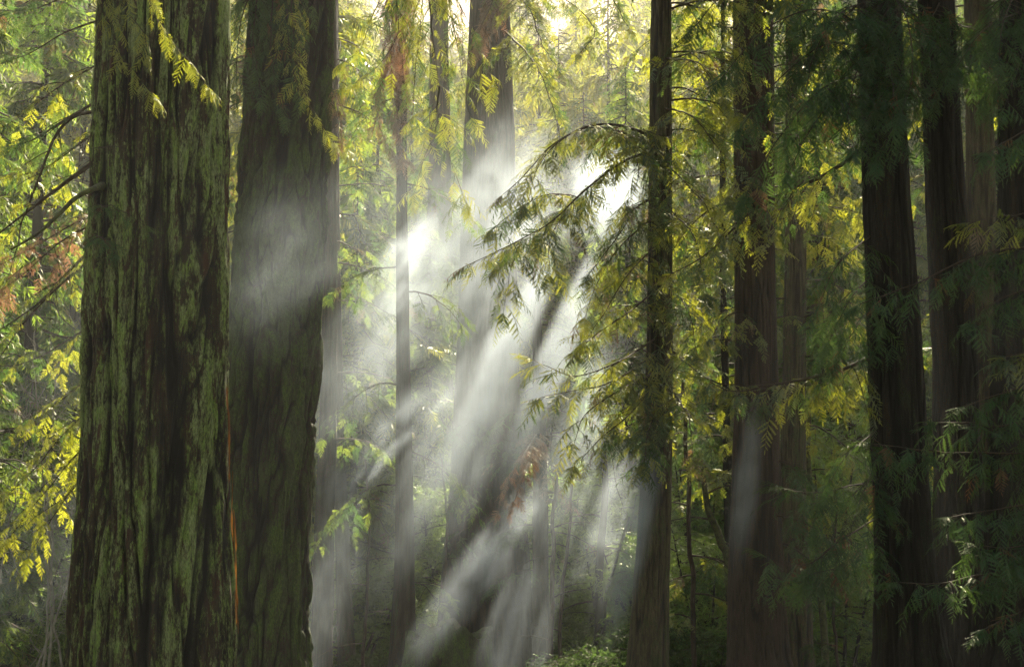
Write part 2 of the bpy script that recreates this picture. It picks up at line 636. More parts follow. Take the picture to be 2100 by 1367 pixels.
def add_branch(root, wood, leaf, wm='twig', lm='needle', name="branch", fl="foliage"):
    b = link(name, wood.mesh(name, [M[wm]], True), root)
    if leaf is not None and leaf.V:
        link(fl, leaf.mesh(fl, [M[lm]]), b)
    return b


# ------------------------------------------------------------------ the trunks of the photograph
redwood("A1", 22, [(0, 190, 468), (300, 184, 467), (683, 172, 465), (1000, 158, 468), (1367, 137, 472)], 'bark_lichen',
        "giant trunk coated in green lichen with an orange sunlit right edge, nearest at the left",
        around=620, res=0.026, furrow=0.13, ffreq=2.6, stretch=0.11)
redwood("A2", 29, [(0, 512, 690), (250, 496, 682), (500, 480, 672), (1000, 452, 643), (1367, 436, 634)], 'bark_moss',
        "broad shaded mossy trunk just behind the lichen coated giant, grey mist across its middle",
        around=440, res=0.035, furrow=0.115, ffreq=2.7, stretch=0.2)
redwood("B1", 56, [(0, 668, 692), (500, 664, 692), (900, 652, 690), (1367, 634, 680)], 'bark_mid',
        "slim misty trunk touching the right edge of the broad mossy trunk", around=64, furrow=0.05)
redwood("B2", 62, [(0, 676, 694), (500, 674, 697), (900, 682, 706), (1200, 688, 720), (1367, 692, 730)], 'bark_mid',
        "slim curved trunk standing free of the mossy trunk only near its foot", around=64, furrow=0.05)
redwood("B3", 50, [(0, 810, 832), (350, 812, 835), (700, 812, 840), (1100, 810, 850), (1300, 800, 852), (1367, 794, 856)], 'bark_mid',
        "straight slender trunk with brown dry foliage hanging along its upper part", around=72, furrow=0.05)
redwood("B4", 80, [(0, 880, 918), (500, 874, 928), (1367, 868, 930)], 'bark_mid',
        "pale trunk nearly dissolved in mist between the slender trunk and the great misty trunk", around=64)
redwood("B5", 62, [(0, 962, 1048), (300, 950, 1060), (700, 940, 1066), (1000, 928, 1082), (1367, 896, 1108)], 'bark_mid',
        "great misty trunk at the centre with sun shafts crossing in front of its foot", around=200, res=0.12, furrow=0.08)
redwood("B6", 58, [(600, 1092, 1108), (900, 1094, 1122), (1367, 1092, 1130)], 'bark_mid',
        "thin trunk close to the right side of the great misty trunk", around=48, ztop=15.5)
redwood("B7", 40, [(0, 1333, 1378), (600, 1326, 1379), (900, 1318, 1378), (1200, 1298, 1370), (1367, 1284, 1370)], 'bark_tan',
        "tan trunk hidden in foliage at mid height, with a sun shaft along its dark foot", around=128, res=0.08, furrow=0.04, ffreq=4)
redwood("B8", 52, [(0, 1478, 1488), (550, 1476, 1488), (900, 1482, 1500), (1367, 1492, 1514)], 'bark_shaded',
        "pole thin dark trunk just left of the red brown trunk", around=32, ztop=30)
redwood("B9", 44, [(0, 1500, 1588), (500, 1504, 1590), (800, 1504, 1596), (1200, 1490, 1604), (1367, 1488, 1618)], 'bark_red',
        "red brown trunk with a narrow pale sun shaft down its lower half", around=160, res=0.08, furrow=0.05, ffreq=3.4)
redwood("C1", 47, [(0, 1610, 1650), (500, 1609, 1653), (1000, 1598, 1653), (1367, 1582, 1670)], 'bark_tan',
        "narrower trunk with streaky bark right beside the red brown trunk", around=120, res=0.09, furrow=0.045, ffreq=4)
redwood("C2", 31, [(0, 1760, 1850), (400, 1770, 1870), (700, 1783, 1895), (1100, 1796, 1912), (1367, 1798, 1950)], 'bark_shaded',
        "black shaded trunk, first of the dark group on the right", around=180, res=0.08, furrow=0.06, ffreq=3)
redwood("C3", 33, [(0, 1884, 1958), (300, 1896, 1976), (700, 1912, 2003), (1100, 1918, 2022), (1367, 1920, 2040)], 'bark_shaded',
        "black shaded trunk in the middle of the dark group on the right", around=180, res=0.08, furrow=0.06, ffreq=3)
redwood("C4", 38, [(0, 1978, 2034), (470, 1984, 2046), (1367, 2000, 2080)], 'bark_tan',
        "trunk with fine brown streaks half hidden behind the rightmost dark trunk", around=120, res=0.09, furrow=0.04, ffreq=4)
redwood("C5", 30, [(0, 2046, 2150), (500, 2040, 2160), (1367, 2010, 2190)], 'bark_shaded',
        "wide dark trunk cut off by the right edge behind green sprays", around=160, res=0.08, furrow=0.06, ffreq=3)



# ------------------------------------------------------------------ ground and hill
def gz(x, y):
    y = np.asarray(y, float)
    x = np.asarray(x, float)
    hill = np.clip(y - 105, 0, None)
    z = 0.62 * hill * hill / (hill + 40.0)
    z = np.minimum(z, 150)
    left = np.clip(-x - 26, 0, None)
    z = z + 0.25 * left * np.clip((y - 20) / 60, 0, 1) - 2.4 * np.clip((y - 12) / 14, 0, 1)
    return z + 0.35 * np.sin(x * 0.21 + 1) * np.cos(y * 0.17)


def build_ground():
    xs = np.concatenate([np.linspace(-700, -100, 20, endpoint=False), np.linspace(-100, 100, 120, endpoint=False), np.linspace(100, 700, 21)])
    ys = np.concatenate([np.linspace(-400, -20, 12, endpoint=False), np.linspace(-20, 300, 160, endpoint=False), np.linspace(300, 800, 16)])
    X, Y = np.meshgrid(xs, ys)
    Z = gz(X, Y)
    p = np.stack([X * .9, Y * .9, 0 * X], -1).reshape(-1, 3)
    Z = Z + ((fbm(p, 3, 3) - .5) * 0.35).reshape(Z.shape)
    V = np.stack([X, Y, Z], -1).reshape(-1, 3)
    n = len(xs)
    i = np.arange(len(ys) - 1)[:, None] * n
    j = np.arange(n - 1)[None]
    a = (i + j).ravel()
    F = np.stack([a, a + 1, a + n + 1, a + n], 1)
    m, t, out = new_mat("forest_floor")
    tc = nd(t, "ShaderNodeTexCoord")
    n1 = noise(t, tc.outputs["Object"], 0.7, 6, 0.7)
    n2 = noise(t, tc.outputs["Object"], 9.0, 5, 0.7)
    c = mixc(t, ramp(t, n1, [(0.42, 0.0), (0.58, 1.0)]), (0.055, 0.035, 0.022), (0.035, 0.055, 0.018))
    c = mixc(t, ramp(t, n2, [(0.45, 0.0), (0.62, 0.7)]), c, (0.10, 0.06, 0.035))
    p_ = nd(t, "ShaderNodeBsdfPrincipled")
    setin(p_, Roughness=0.95)
    t.links.new(c, p_.inputs["Base Color"])
    b = nd(t, "ShaderNodeBump")
    setin(b, Strength=0.6, Distance=0.15)
    t.links.new(n2, b.inputs["Height"])
    t.links.new(b.outputs[0], p_.inputs["Normal"])
    t.links.new(p_.outputs[0], out.inputs[0])
    link("ground", make_mesh("ground", V, F, [m], smooth=True))["kind"] = "structure"


build_ground()


# ------------------------------------------------------------------ whole trees (crowns in one mesh)
def conifer(name, h, r, base, nb, lod, sl, g, lm, dens=1.0, bark='bark_mid', tr=0.42):
    """Returns (trunk mesh, crown mesh) for a tree standing at the origin."""
    trunk_pts = np.array([[0, 0, z] for z in np.linspace(-0.5, h, 10)])
    trunk_pts[:, 0] += np.sin(np.linspace(0, 3, 10)) * 0.12
    tb = Buf()
    tb.add(*tube(trunk_pts, tr * (1 - np.linspace(0, 0.95, 10)), 12))
    wb, lb = Buf(), Buf()
    P_, X_, N_, L_ = [], [], [], []
    for k in range(nb):
        u = (k + g.random()) / nb
        z = base + (h - base) * u
        L = r * (0.55 + 0.6 * math.sin(PI * min(1, .2 + .5 * (1 - u)))) * (1.05 - u) ** 0.6 * g.uniform(.45, 1.15)
        ph = g.uniform(0, 2 * PI)
        d = np.array([math.cos(ph), math.sin(ph), 0])
        lift = g.uniform(-.15, .35)
        ts = np.linspace(0, 1, 7)[:, None]
        Q = np.array([0, 0, z]) + d * ts * L + np.array([0, 0, 1.0]) * (lift * L * ts - (0.35 + g.random() * .35) * L * ts ** 2)
        Q = Q + (g.random((7, 3)) - .5) * 0.12 * L * ts
        wb.add(*tube(Q, np.linspace(0.035 + 0.008 * L, 0.006, 7), 4), 0.5, 1)
        n = int(L / (sl * 0.22) * dens)
        if n < 2:
            continue
        u2 = g.uniform(0.15, 1, n)
        j = np.minimum(u2 * 6, 5.999)
        a = j.astype(int)
        f = (j - a)[:, None]
        p = Q[a] * (1 - f) + Q[a + 1] * f
        tn = norm(Q[a + 1] - Q[a])
        hs = norm(np.cross(tn, [0, 0, 1.0])) * g.choice([-1, 1], n)[:, None]
        x = norm(tn * g.uniform(.3, 1.0, n)[:, None] + hs * g.uniform(.4, 1.1, n)[:, None] - np.array([0, 0, 1.0]) * g.uniform(0, .7, n)[:, None])
        P_.append(p)
        X_.append(x)
        nn = np.array([0, 0, 1.0]) + (g.random((n, 3)) - .5) * 1.0
        N_.append(norm(nn))
        L_.append(sl * g.uniform(.6, 1.3, n) * (0.7 + 0.5 * (1 - u2)))
    L_ = np.concatenate(L_)
    place(lb, SPR[lod], np.concatenate(P_), np.concatenate(X_), np.concatenate(N_), L_, np.clip(g.random(len(L_)), 0, 1))
    for k in range(len(lb.V)):
        wb.add(lb.V[k], lb.F[k] - sum(len(v) for v in lb.V[:k]), lb.R[k], 0)
    return tb.mesh("trunk", [M[bark]], True), wb.mesh("crown", [M[lm], M['twig']])


def leaf_spray(g, n):
    V, F = [], []
    for k in range(n):
        t = 0.1 + 0.9 * k / n
        yaw = (1 if k % 2 else -1) * g.uniform(.5, 1.2)
        L = g.uniform(.22, .36)
        x = np.array([math.cos(yaw), math.sin(yaw), g.uniform(-.5, .2)])
        x /= np.linalg.norm(x)
        y = norm(np.cross([0, g.uniform(-.6, .6), 1.0], x))
        o = np.array([t, 0, -.2 * t * t])
        b = len(V)
        V += [o, o + x * L * .5 - y * L * .3, o + x * L - np.array([0, 0, .05]), o + x * L * .5 + y * L * .3]
        F += [(b, b + 1, b + 2), (b, b + 2, b + 3)]
    return np.array(V), np.array(F)


LEAFT = [leaf_spray(g0, 9) for _ in range(6)]


def broadleaf(h, r, n_leaf, g, lm, lean=0.15, bark='bark_mid', lsz=0.35, stems=2, tr=0.10):
    tb, wb = Buf(), Buf()
    P_, X_, N_, L_ = [], [], [], []
    per = n_leaf // (stems * 9)
    for s_ in range(stems):
        a0 = g.uniform(0, 2 * PI)
        top = np.array([math.cos(a0) * lean * h, math.sin(a0) * lean * h, h * g.uniform(.85, 1)])
        C = curve([(0, 0, -.3), top * np.array([.2, .2, .4]) + (g.random(3) - .5) * .3, top * np.array([.7, .7, .75]), top], 14)
        tb.add(*tube(C, np.linspace(tr, tr * .2, 14), 7))
        for k in range(9):
            i = int(5 + k)
            ph = g.uniform(0, 2 * PI)
            L = r * g.uniform(.4, 1.1)
            d = np.array([math.cos(ph), math.sin(ph), g.uniform(0, .5)])
            ts = np.linspace(0, 1, 6)[:, None]
            Q = C[min(i, 13)] + d * ts * L - np.array([0, 0, .35]) * L * ts ** 2 + (g.random((6, 3)) - .5) * .15 * L * ts
            wb.add(*tube(Q, np.linspace(tr * .35, .005, 6), 4), .5, 1)
            n = per
            u2 = g.uniform(.1, 1, n) ** .7
            j = np.minimum(u2 * 5, 4.999)
            a = j.astype(int)
            f = (j - a)[:, None]
            p = Q[a] * (1 - f) + Q[a + 1] * f + g.normal(0, .13 * r, (n, 3)) * np.array([1, 1, .5])
            P_.append(p)
            X_.append(np.stack([g.uniform(-1, 1, n), g.uniform(-1, 1, n), g.uniform(-.6, .2, n)], 1))
            N_.append(np.array([0, 0, 1.0]) + (g.random((n, 3)) - .5))
            L_.append(lsz * g.uniform(.6, 1.3, n))
    L_ = np.concatenate(L_)
    lb = Buf()
    place(lb, LEAFT, np.concatenate(P_), np.concatenate(X_), norm(np.concatenate(N_)), L_, g.random(len(L_)))
    off = 0
    for k in range(len(lb.V)):
        wb.add(lb.V[k], lb.F[k] - off, lb.R[k], 0)
        off += len(lb.V[k])
    return tb.mesh("trunk", [M[bark]], True), wb.mesh("crown", [M[lm], M['twig']])


GAPS = [(176, "left of the lichen coated giant"), (466, "hidden behind the lichen coated giant"), (690, "behind the broad mossy trunk"),
        (812, "between the mossy and the slender trunk"), (940, "between the slender and the great misty trunk"), (1066, "behind the great misty trunk"),
        (1326, "between the great misty and the tan trunk"), (1500, "between the tan and the red brown trunk"), (1655, "behind the red brown trunk"),
        (1783, "between the red brown and the first black trunk"), (9999, "behind the black trunks")]
ORD = ["nearest", "second nearest", "third nearest", "fourth nearest", "fifth nearest", "sixth nearest"]


def tell_apart(rows, what):
    """Labels for rows of (px, Y): which gap between the big trunks, and how near."""
    out = []
    gap = [next(i for i, (lim, _) in enumerate(GAPS) if r[0] < lim) for r in rows]
    for i, r in enumerate(rows):
        same = sorted(q[1] for q, g_ in zip(rows, gap) if g_ == gap[i])
        k = same.index(r[1])
        out.append(what + (", " if len(same) == 1 else ", the %s one " % ORD[k]) + GAPS[gap[i]][1])
    return out


def stand(tm, cm, name, label, cat, group, x, y, rz=0.0, sc=1.0, z=None):
    root = thing(name, label, cat, group, (x, y, float(gz(x, y)) if z is None else z))
    root.rotation_euler = (0, 0, rz)
    root.scale = (sc, sc, sc)
    link("trunk", tm, root)
    link("crown", cm, root)
    return root


g1 = np.random.default_rng(21)
CON = [conifer("c", 34, 5.0, 2.5, 230, 2, 0.95, g1, 'needle_far'),
       conifer("c", 30, 4.2, 1.5, 210, 2, 0.85, g1, 'needle_far'),
       conifer("c", 38, 5.6, 5.0, 230, 2, 1.0, g1, 'needle'),
       conifer("c", 26, 4.4, 1.0, 190, 2, 0.85, g1, 'needle_far', tr=.28)]
FAR = [conifer("f", 36, 6.0, 2.0, 190, 3, 1.7, g1, 'needle_slope', .9),
       conifer("f", 30, 5.5, 1.0, 170, 3, 1.6, g1, 'needle_slope', .9),
       conifer("f", 40, 6.5, 3.0, 200, 3, 1.8, g1, 'needle_slope', .9)]
# hillside behind the grove
nh = 0
for px, Y in [(1105, 140), (1180, 146), (1255, 138), (1150, 128), (1225, 130)]:      # the tallest, closing the view below the sun
    tm, cm = FAR[nh % 3]
    stand(tm, cm, "hillside_conifer", "tall hazy conifer far up the slope behind the grove", "tree", "conifers on the far slope", at(px, 700, Y)[0], Y, nh * 1.1, 1.35)
    nh += 1
for row, (yy, step) in enumerate([(150, 8.0), (168, 9), (188, 9.5), (212, 10.5), (238, 11.5), (268, 13)]):
    half = yy * 0.36 + 10
    x = -half + g1.uniform(0, 5)
    while x < half:
        y = yy + g1.uniform(-7, 7)
        tm, cm = FAR[g1.integers(0, 3)]
        stand(tm, cm, "hillside_conifer", "tall hazy conifer far up the slope behind the grove", "tree", "conifers on the far slope", x, y,
              g1.uniform(0, 6.28), g1.uniform(1.0, 1.4))
        x += step * g1.uniform(.7, 1.3)
        nh += 1
# conifers between the big trunks and the slope: (px at mid height, Y, variant, scale)
ROWS = [(-60, 58, 1, .8), (60, 74, 0, 1.0), (150, 92, 2, 1.0), (-160, 84, 3, 1.0), (560, 90, 1, 1.0), (740, 84, 3, .9), (770, 110, 0, 1.0),
                     (900, 98, 1, 1.05), (1010, 120, 2, 1.0), (1130, 104, 3, 1.0), (1200, 125, 0, 1.0), (1290, 88, 1, .95), (1440, 80, 3, .62),
                     (1455, 105, 2, 1.05), (1560, 92, 3, 1.1), (1690, 72, 1, .95), (1740, 96, 0, 1.1), (1860, 80, 3, 1.1), (1930, 104, 2, 1.0),
                     (2060, 70, 1, 1.0), (2180, 88, 0, 1.1), (350, 112, 0, 1.0), (450, 120, 2, 1.0), (660, 128, 1, 1.1), (840, 132, 2, 1.0), (728, 70, 3, .75), (585, 72, 2, 1.1), (250, 100, 0, 1.35), (775, 92, 1, .8), (880, 76, 3, .7)]  # large one hidden behind the mossy trunk is added to shade the left
for (px, Y, v, sc), lb_ in zip(ROWS, tell_apart(ROWS, 'hazy conifer')):
    p = at(px, 700, Y)
    tm, cm = CON[v]
    stand(tm, cm, "background_conifer", lb_, "tree",
          "conifers behind the big trunks", p[0], Y, g1.uniform(0, 6.28), sc * 1.25)

g2 = np.random.default_rng(5)
BRO = [broadleaf(9, 2.6, 2600, g2, 'leaf'), broadleaf(7, 2.4, 2200, g2, 'leaf', lean=.3), broadleaf(11, 2.6, 2800, g2, 'leaf', lean=.1, stems=3),
       broadleaf(3.2, 1.8, 1800, g2, 'leaf_dark', lean=.3, stems=4, tr=.04, lsz=.28)]
ROWS = [(1235, 62, 0, 1.0), (1190, 74, 1, 1.1), (1270, 80, 2, 1), (1430, 70, 2, 1.0), (1400, 84, 0, 1.1), (1460, 60, 1, 1), (1700, 58, 2, 1.0),
                     (1740, 66, 0, 1.1), (1780, 60, 1, 1.0), (1690, 76, 2, 1.2), (760, 78, 0, 1.1), (800, 70, 1, 1.0), (60, 66, 1, 1.1), (120, 74, 0, 1.0), (-30, 70, 2, 1.0),
                     (1150, 86, 2, 1.1), (870, 88, 0, 1.1), (1340, 56, 1, 1.0), (1445, 52, 0, .8), (1725, 52, 1, .9), (1765, 70, 2, 1.3), (1890, 62, 0, 1.1), (1120, 64, 0, .9), (900, 70, 2, .9), (740, 66, 1, .9)]
for (px, Y, v, sc), lb_ in zip(ROWS, tell_apart(ROWS, 'leafy understory tree')):
    p = at(px, 1100, Y)
    tm, cm = BRO[v]
    stand(tm, cm, "understory_tree", lb_, "tree", "understory trees", p[0], Y, g2.uniform(0, 6.28), sc)
for k in range(46):
    Y = g2.uniform(44, 95)
    px = g2.uniform(-50, 2150)
    p = at(px, 1100, Y)
    tm, cm = BRO[3]
    stand(tm, cm, "forest_shrub", "dark evergreen shrub on the forest floor between trunks", "shrub", "shrubs on the forest floor", p[0], Y, g2.uniform(0, 6.28), g2.uniform(.6, 1.2))


def undergrowth():
    b = Buf()
    n = 9000
    Y = g2.uniform(34, 120, n)
    px = g2.uniform(-100, 2200, n)
    X = (px - 1050) / FPX * Y
    c = np.stack([X, Y, gz(X, Y) + .05], 1)
    k = 5
    P = np.repeat(c, k, 0)
    ph = g2.uniform(0, 2 * PI, n * k)
    D = np.stack([np.cos(ph), np.sin(ph), g2.uniform(.4, 1.3, n * k)], 1)
    place(b, SPR[3], P, D, np.array([0, 0, 1.0]) + (g2.random((n * k, 3)) - .5) * .4, g2.uniform(.35, .95, n * k), g2.random(n * k) * .9)
    o = link("undergrowth", b.mesh("undergrowth", [M['leaf_dark']]))
    tag(o, "low ferns and seedlings covering the forest floor", "undergrowth", kind="stuff")


undergrowth()

# ------------------------------------------------------------------ haze
def haze_box():
    x0, x1, y0, y1, z0, z1 = -150, 150, -12, 330, -6, 175
    V = [(x, y, z) for z in (z0, z1) for y in (y0, y1) for x in (x0, x1)]
    F = [(0, 2, 3, 1), (4, 5, 7, 6), (0, 1, 5, 4), (2, 6, 7, 3), (0, 4, 6, 2), (1, 3, 7, 5)]
    m, t, out = new_mat("haze")
    v = nd(t, "ShaderNodeVolumePrincipled")
    v.inputs["Color"].default_value = (0.93, 0.95, 0.97, 1)
    v.inputs["Density"].default_value = 0.00042
    v.inputs["Anisotropy"].default_value = 0.45
    t.links.new(v.outputs[0], out.inputs["Volume"])
    o = link("haze", make_mesh("haze", V, F, [m]))
    tag(o, "thin even morning haze filling the whole forest", "haze", kind="stuff")


haze_box()

# ------------------------------------------------------------------ boughs that hang in the picture
gb = np.random.default_rng(77)


def B(key, Y, pts, r0=0.03, dY=-1.5, lm='needle', wm='twig', **kw):
    """A bough of tree key through photograph pixels pts, from its trunk (depth Y) to depth Y+dY."""
    root, info, ty = TR[key]
    n = len(pts)
    path = []
    for i, q in enumerate(pts):
        u = i / (n - 1)
        y = ty + (Y - ty) * min(1, u * 4) + dY * u
        path.append(at(q[0], q[1], y))
    kw.setdefault('g', gb)
    wood, leaf = bough(path, r0, **kw)
    return add_branch(root, wood, leaf if kw.get('bare', 0) < 1 else None, wm, lm)


def auto(key, n, p0, p1, side, L, lm='needle', r0=0.028, dy=(-3, 1), sp=0.75, lod=1, sec=1.2, gap=.34, **kw):
    """n boughs of tree key at pixel heights p0..p1, side -1 left, 1 right, 0 both."""
    root, (zs, c), ty = TR[key]
    for k in range(n):
        py = p0 + (p1 - p0) * (k + gb.random()) / n
        z = at(1050, py, ty)[2]
        x0 = np.interp(z, zs, c[:, 0])
        r = np.interp(z, zs, c[:, 2])
        sd = side or (1 if k % 2 else -1)
        l = L * gb.uniform(.55, 1.15)
        yy = gb.uniform(*dy)
        d = norm(np.array([sd * l, yy, 0]))
        ts = np.linspace(0, 1, 5)
        lift, sag = gb.uniform(-.1, .35), gb.uniform(.3, .75)
        path = [np.array([x0, ty, z]) + d * (r * .7 + l * t) + np.array([0, 0, lift * l * t - sag * l * t * t]) for t in ts]
        wood, leaf = bough(path, r0, spray_len=sp, sec=sec, lod=lod, gap=gap, g=gb, **kw)
        add_branch(root, wood, leaf, 'twig', lm)


# lichen giant: sprays in the sunlit needle colour in front of its bark, a mossy broken limb
A1 = dict(spray_len=0.28, gap=0.12, sec=0.30, lod=0, droop=0.5, hang=.5, lm='needle_sunlit')
B('A1', 19.6, [(300, -260), (295, -60), (330, 60), (380, 125), (425, 182)], 0.012, 0, start=.45, **A1)
B('A1', 19.6, [(250, -260), (220, -60), (232, 80), (270, 150), (322, 196)], 0.012, 0, start=.45, **A1)
B('A1', 19.6, [(300, -240), (270, -60), (255, 10), (290, 60), (300, 115)], 0.010, 0, start=.5, **A1)
B('A1', 20.3, [(215, 380), (190, 388), (150, 410), (90, 470), (22, 512)], 0.07, -1.2, lm='needle_dark', wm='moss_twig', bare=1.0, sec=0.35, gap=1.2, start=.7)
B('A1', 20.0, [(200, 300), (230, 302), (268, 298)], 0.006, -.3, bare=1.0, sec=0.2, gap=.15)
B('A1', 20.0, [(195, 480), (215, 490), (235, 512), (240, 520)], 0.005, -.3, spray_len=.22, gap=.15, sec=.25, lm='needle_dark')
B('A1', 20.0, [(190, 420), (225, 425), (262, 440), (300, 462)], 0.006, -.3, spray_len=.22, gap=.2, sec=.25, lm='needle_dark')

def rim_bark_strips(key, Y, spans):  # thin strips added on the trunk edge to imitate orange rim light
    root, (zs, c), ty = TR[key]
    for k, (pa, pb, out, wd) in enumerate(spans):
        za, zb = at(1050, pb, ty)[2], at(1050, pa, ty)[2]
        z = np.arange(za, zb, .03)
        q = np.stack([z * 3, z * 0 + k * 7, z * 0], 1)
        wv = wd * np.clip(fbm(q * 1.6, 3, 3) * 3.2 - .75, 0.12, 1.4) * np.sin(np.clip((z - za) / (zb - za), 0, 1) * PI) ** .4
        x0 = np.interp(z, zs, c[:, 0]) + np.interp(z, zs, c[:, 2]) * 1.0 + out + (vnoise(q * .8, 4) - .5) * .05
        y0 = ty + .05 + .03 * np.sin(z * 2)
        L = np.stack([x0 - wv * .2, y0 + 0 * z, z], 1)
        R = np.stack([x0 + wv, y0 + .03 + 0 * z, z], 1)
        n = len(z)
        V = np.concatenate([L, R])
        a = np.arange(n - 1)
        F = np.stack([a, a + n, a + n + 1, a + 1], 1)
        me = make_mesh("bark_strip", V, F, [M['bark_strip']], None, {"rnd": np.tile(np.clip(fbm(q * 1.3, 31, 2) * 1.6 - .3, 0, 1), 2)})
        link("bark_strip", me, root)


rim_bark_strips('A1', 22, [(-40, 210, -.01, .035), (640, 1010, -.03, .020), (700, 1060, .00, .016), (960, 1420, .055, .022), (1040, 1300, .085, .016), (500, 620, .0, .016)])

# broad mossy trunk
A2 = dict(spray_len=0.38, gap=0.16, sec=0.6, lod=0, droop=0.7, hang=.5)
B('A2', 27, [(600, -200), (600, -40), (605, 90), (630, 200), (684, 292)], 0.02, -.5, start=.5, lm='needle_sunlit', **A2)
for p in ([(560, -120), (530, -20), (520, 90), (535, 200)], [(590, -120), (560, 0), (560, 120), (580, 240)], [(600, -60), (590, 40), (600, 120), (620, 200)],
          [(560, -60), (510, 0), (490, 80), (485, 190)]):
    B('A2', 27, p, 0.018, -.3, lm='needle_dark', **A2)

# hanging foliage top centre, seen against the light
F3 = dict(spray_len=0.55, gap=0.27, sec=0.95, lod=0, droop=0.5, hang=.45)
for p in ([(640, -330), (850, -90), (885, 80), (905, 200), (925, 330), (955, 415)],
          [(640, -300), (830, -120), (930, -10), (975, 90), (1010, 165)],
          [(640, -260), (790, -60), (815, 60), (770, 140), (705, 180)],
          [(640, -260), (850, -80), (860, 60), (850, 160), (845, 250)],
          [(640, -300), (880, -100), (930, 60), (950, 180), (965, 240)],
          [(900, 180), (895, 260), (870, 330), (850, 395)],
          [(640, -240), (780, -60), (760, 40), (740, 100), (700, 130)]):
    B('A2', 32, p, 0.022, 1.0, start=.3, **F3)
FD = dict(spray_len=0.34, gap=0.12, sec=0.38, lod=0, droop=1.2, hang=1.2, lm='needle_dead')
for p in ([(826, -150), (822, 20), (826, 150), (822, 300), (840, 330)], [(820, -60), (800, 40), (806, 160), (812, 250)],
          [(822, 60), (795, 150), (770, 200), (785, 280), (812, 318)]):
    B('B3', 42, p, 0.02, -1, start=.1, **dict(FD, spray_len=.5, sec=.55, gap=.16))
B('A2', 28, [(680, 170), (692, 210), (700, 290)], 0.008, -.5, **dict(FD, sec=.2, spray_len=.25))
for p in ([(1000, -160), (1080, -40), (1160, 0), (1220, 60), (1190, 110)], [(1010, -60), (1080, 10), (1110, 90), (1150, 150)],
          [(1020, -150), (1140, -90), (1240, -20), (1290, 60)], [(1030, 60), (1090, 120), (1130, 210), (1150, 290)]):
    B('B5', 56, p, 0.05, -6, spray_len=.6, gap=.25, sec=1.2, lod=1, droop=.6, lm='needle')
B('B5', 58, [(1030, -100), (1010, 0), (985, 60), (980, 100)], 0.03, -4, **dict(FD, spray_len=.6, sec=.8))

# the arching boughs left of the tan trunk
F4 = dict(spray_len=0.75, gap=0.23, sec=0.95, lod=0, droop=0.45, hang=.35)
for p, rr in (([(1350, 290), (1290, 260), (1210, 258), (1130, 300), (1070, 365), (1030, 400)], .045),
              ([(1350, 310), (1280, 330), (1200, 390), (1130, 455), (1050, 500), (955, 545)], .04),
              ([(1340, 300), (1260, 265), (1180, 270), (1110, 330), (1080, 420)], .03),
              ([(1180, 420), (1150, 450), (1130, 490), (1125, 560)], .02),
              ([(1090, 480), (1060, 520), (1045, 570), (1033, 640)], .014),
              ([(1170, 400), (1120, 400), (1060, 430), (1010, 470)], .02),
              ([(1345, 330), (1300, 300), (1310, 360), (1290, 420)], .02)):
    B('B7', 37.5, p, rr, -1.5, start=.12, **F4)
for p in ([(1350, 440), (1310, 470), (1260, 520), (1220, 590), (1200, 650)], [(1350, 500), (1290, 560), (1240, 640), (1200, 700)],
          [(1350, 590), (1290, 640), (1230, 680), (1185, 720)], [(1350, 690), (1270, 740), (1180, 770), (1095, 738)],
          [(1350, 720), (1260, 780), (1180, 800), (1110, 815)], [(1350, 780), (1290, 850), (1230, 900), (1180, 955)],
          [(1350, 760), (1270, 800), (1200, 850), (1180, 905)], 
          [(1350, 400), (1300, 430), (1270, 480), (1210, 560)]):
    B('B7', 38, p, .028, -2, start=.1, **dict(F4, gap=.3))
for p in ([(1360, 220), (1420, 240), (1480, 320), (1500, 410)], [(1360, 330), (1430, 400), (1480, 480)], [(1360, 420), (1420, 480), (1450, 600)],
          [(1360, 560), (1410, 640), (1430, 730)], [(1360, 700), (1440, 770), (1530, 790), (1620, 780)], 
          [(1360, 780), (1410, 850), (1420, 930)], [(1360, 120), (1430, 130), (1480, 200)],
          [(1360, 820), (1330, 880), (1320, 950)]):
    B('B7', 38.5, p, .026, -2.5, start=.1, **dict(F4, gap=.34, lod=1))
B('B7', 38, [(1250, 850), (1256, 940), (1268, 1010), (1296, 1075)], .008, -.3, bare=.8, sec=.18, spray_len=.25, gap=.35)
B('B7', 38, [(1270, 880), (1310, 900), (1330, 960)], .01, -.3, lm='needle_dark', **F4)

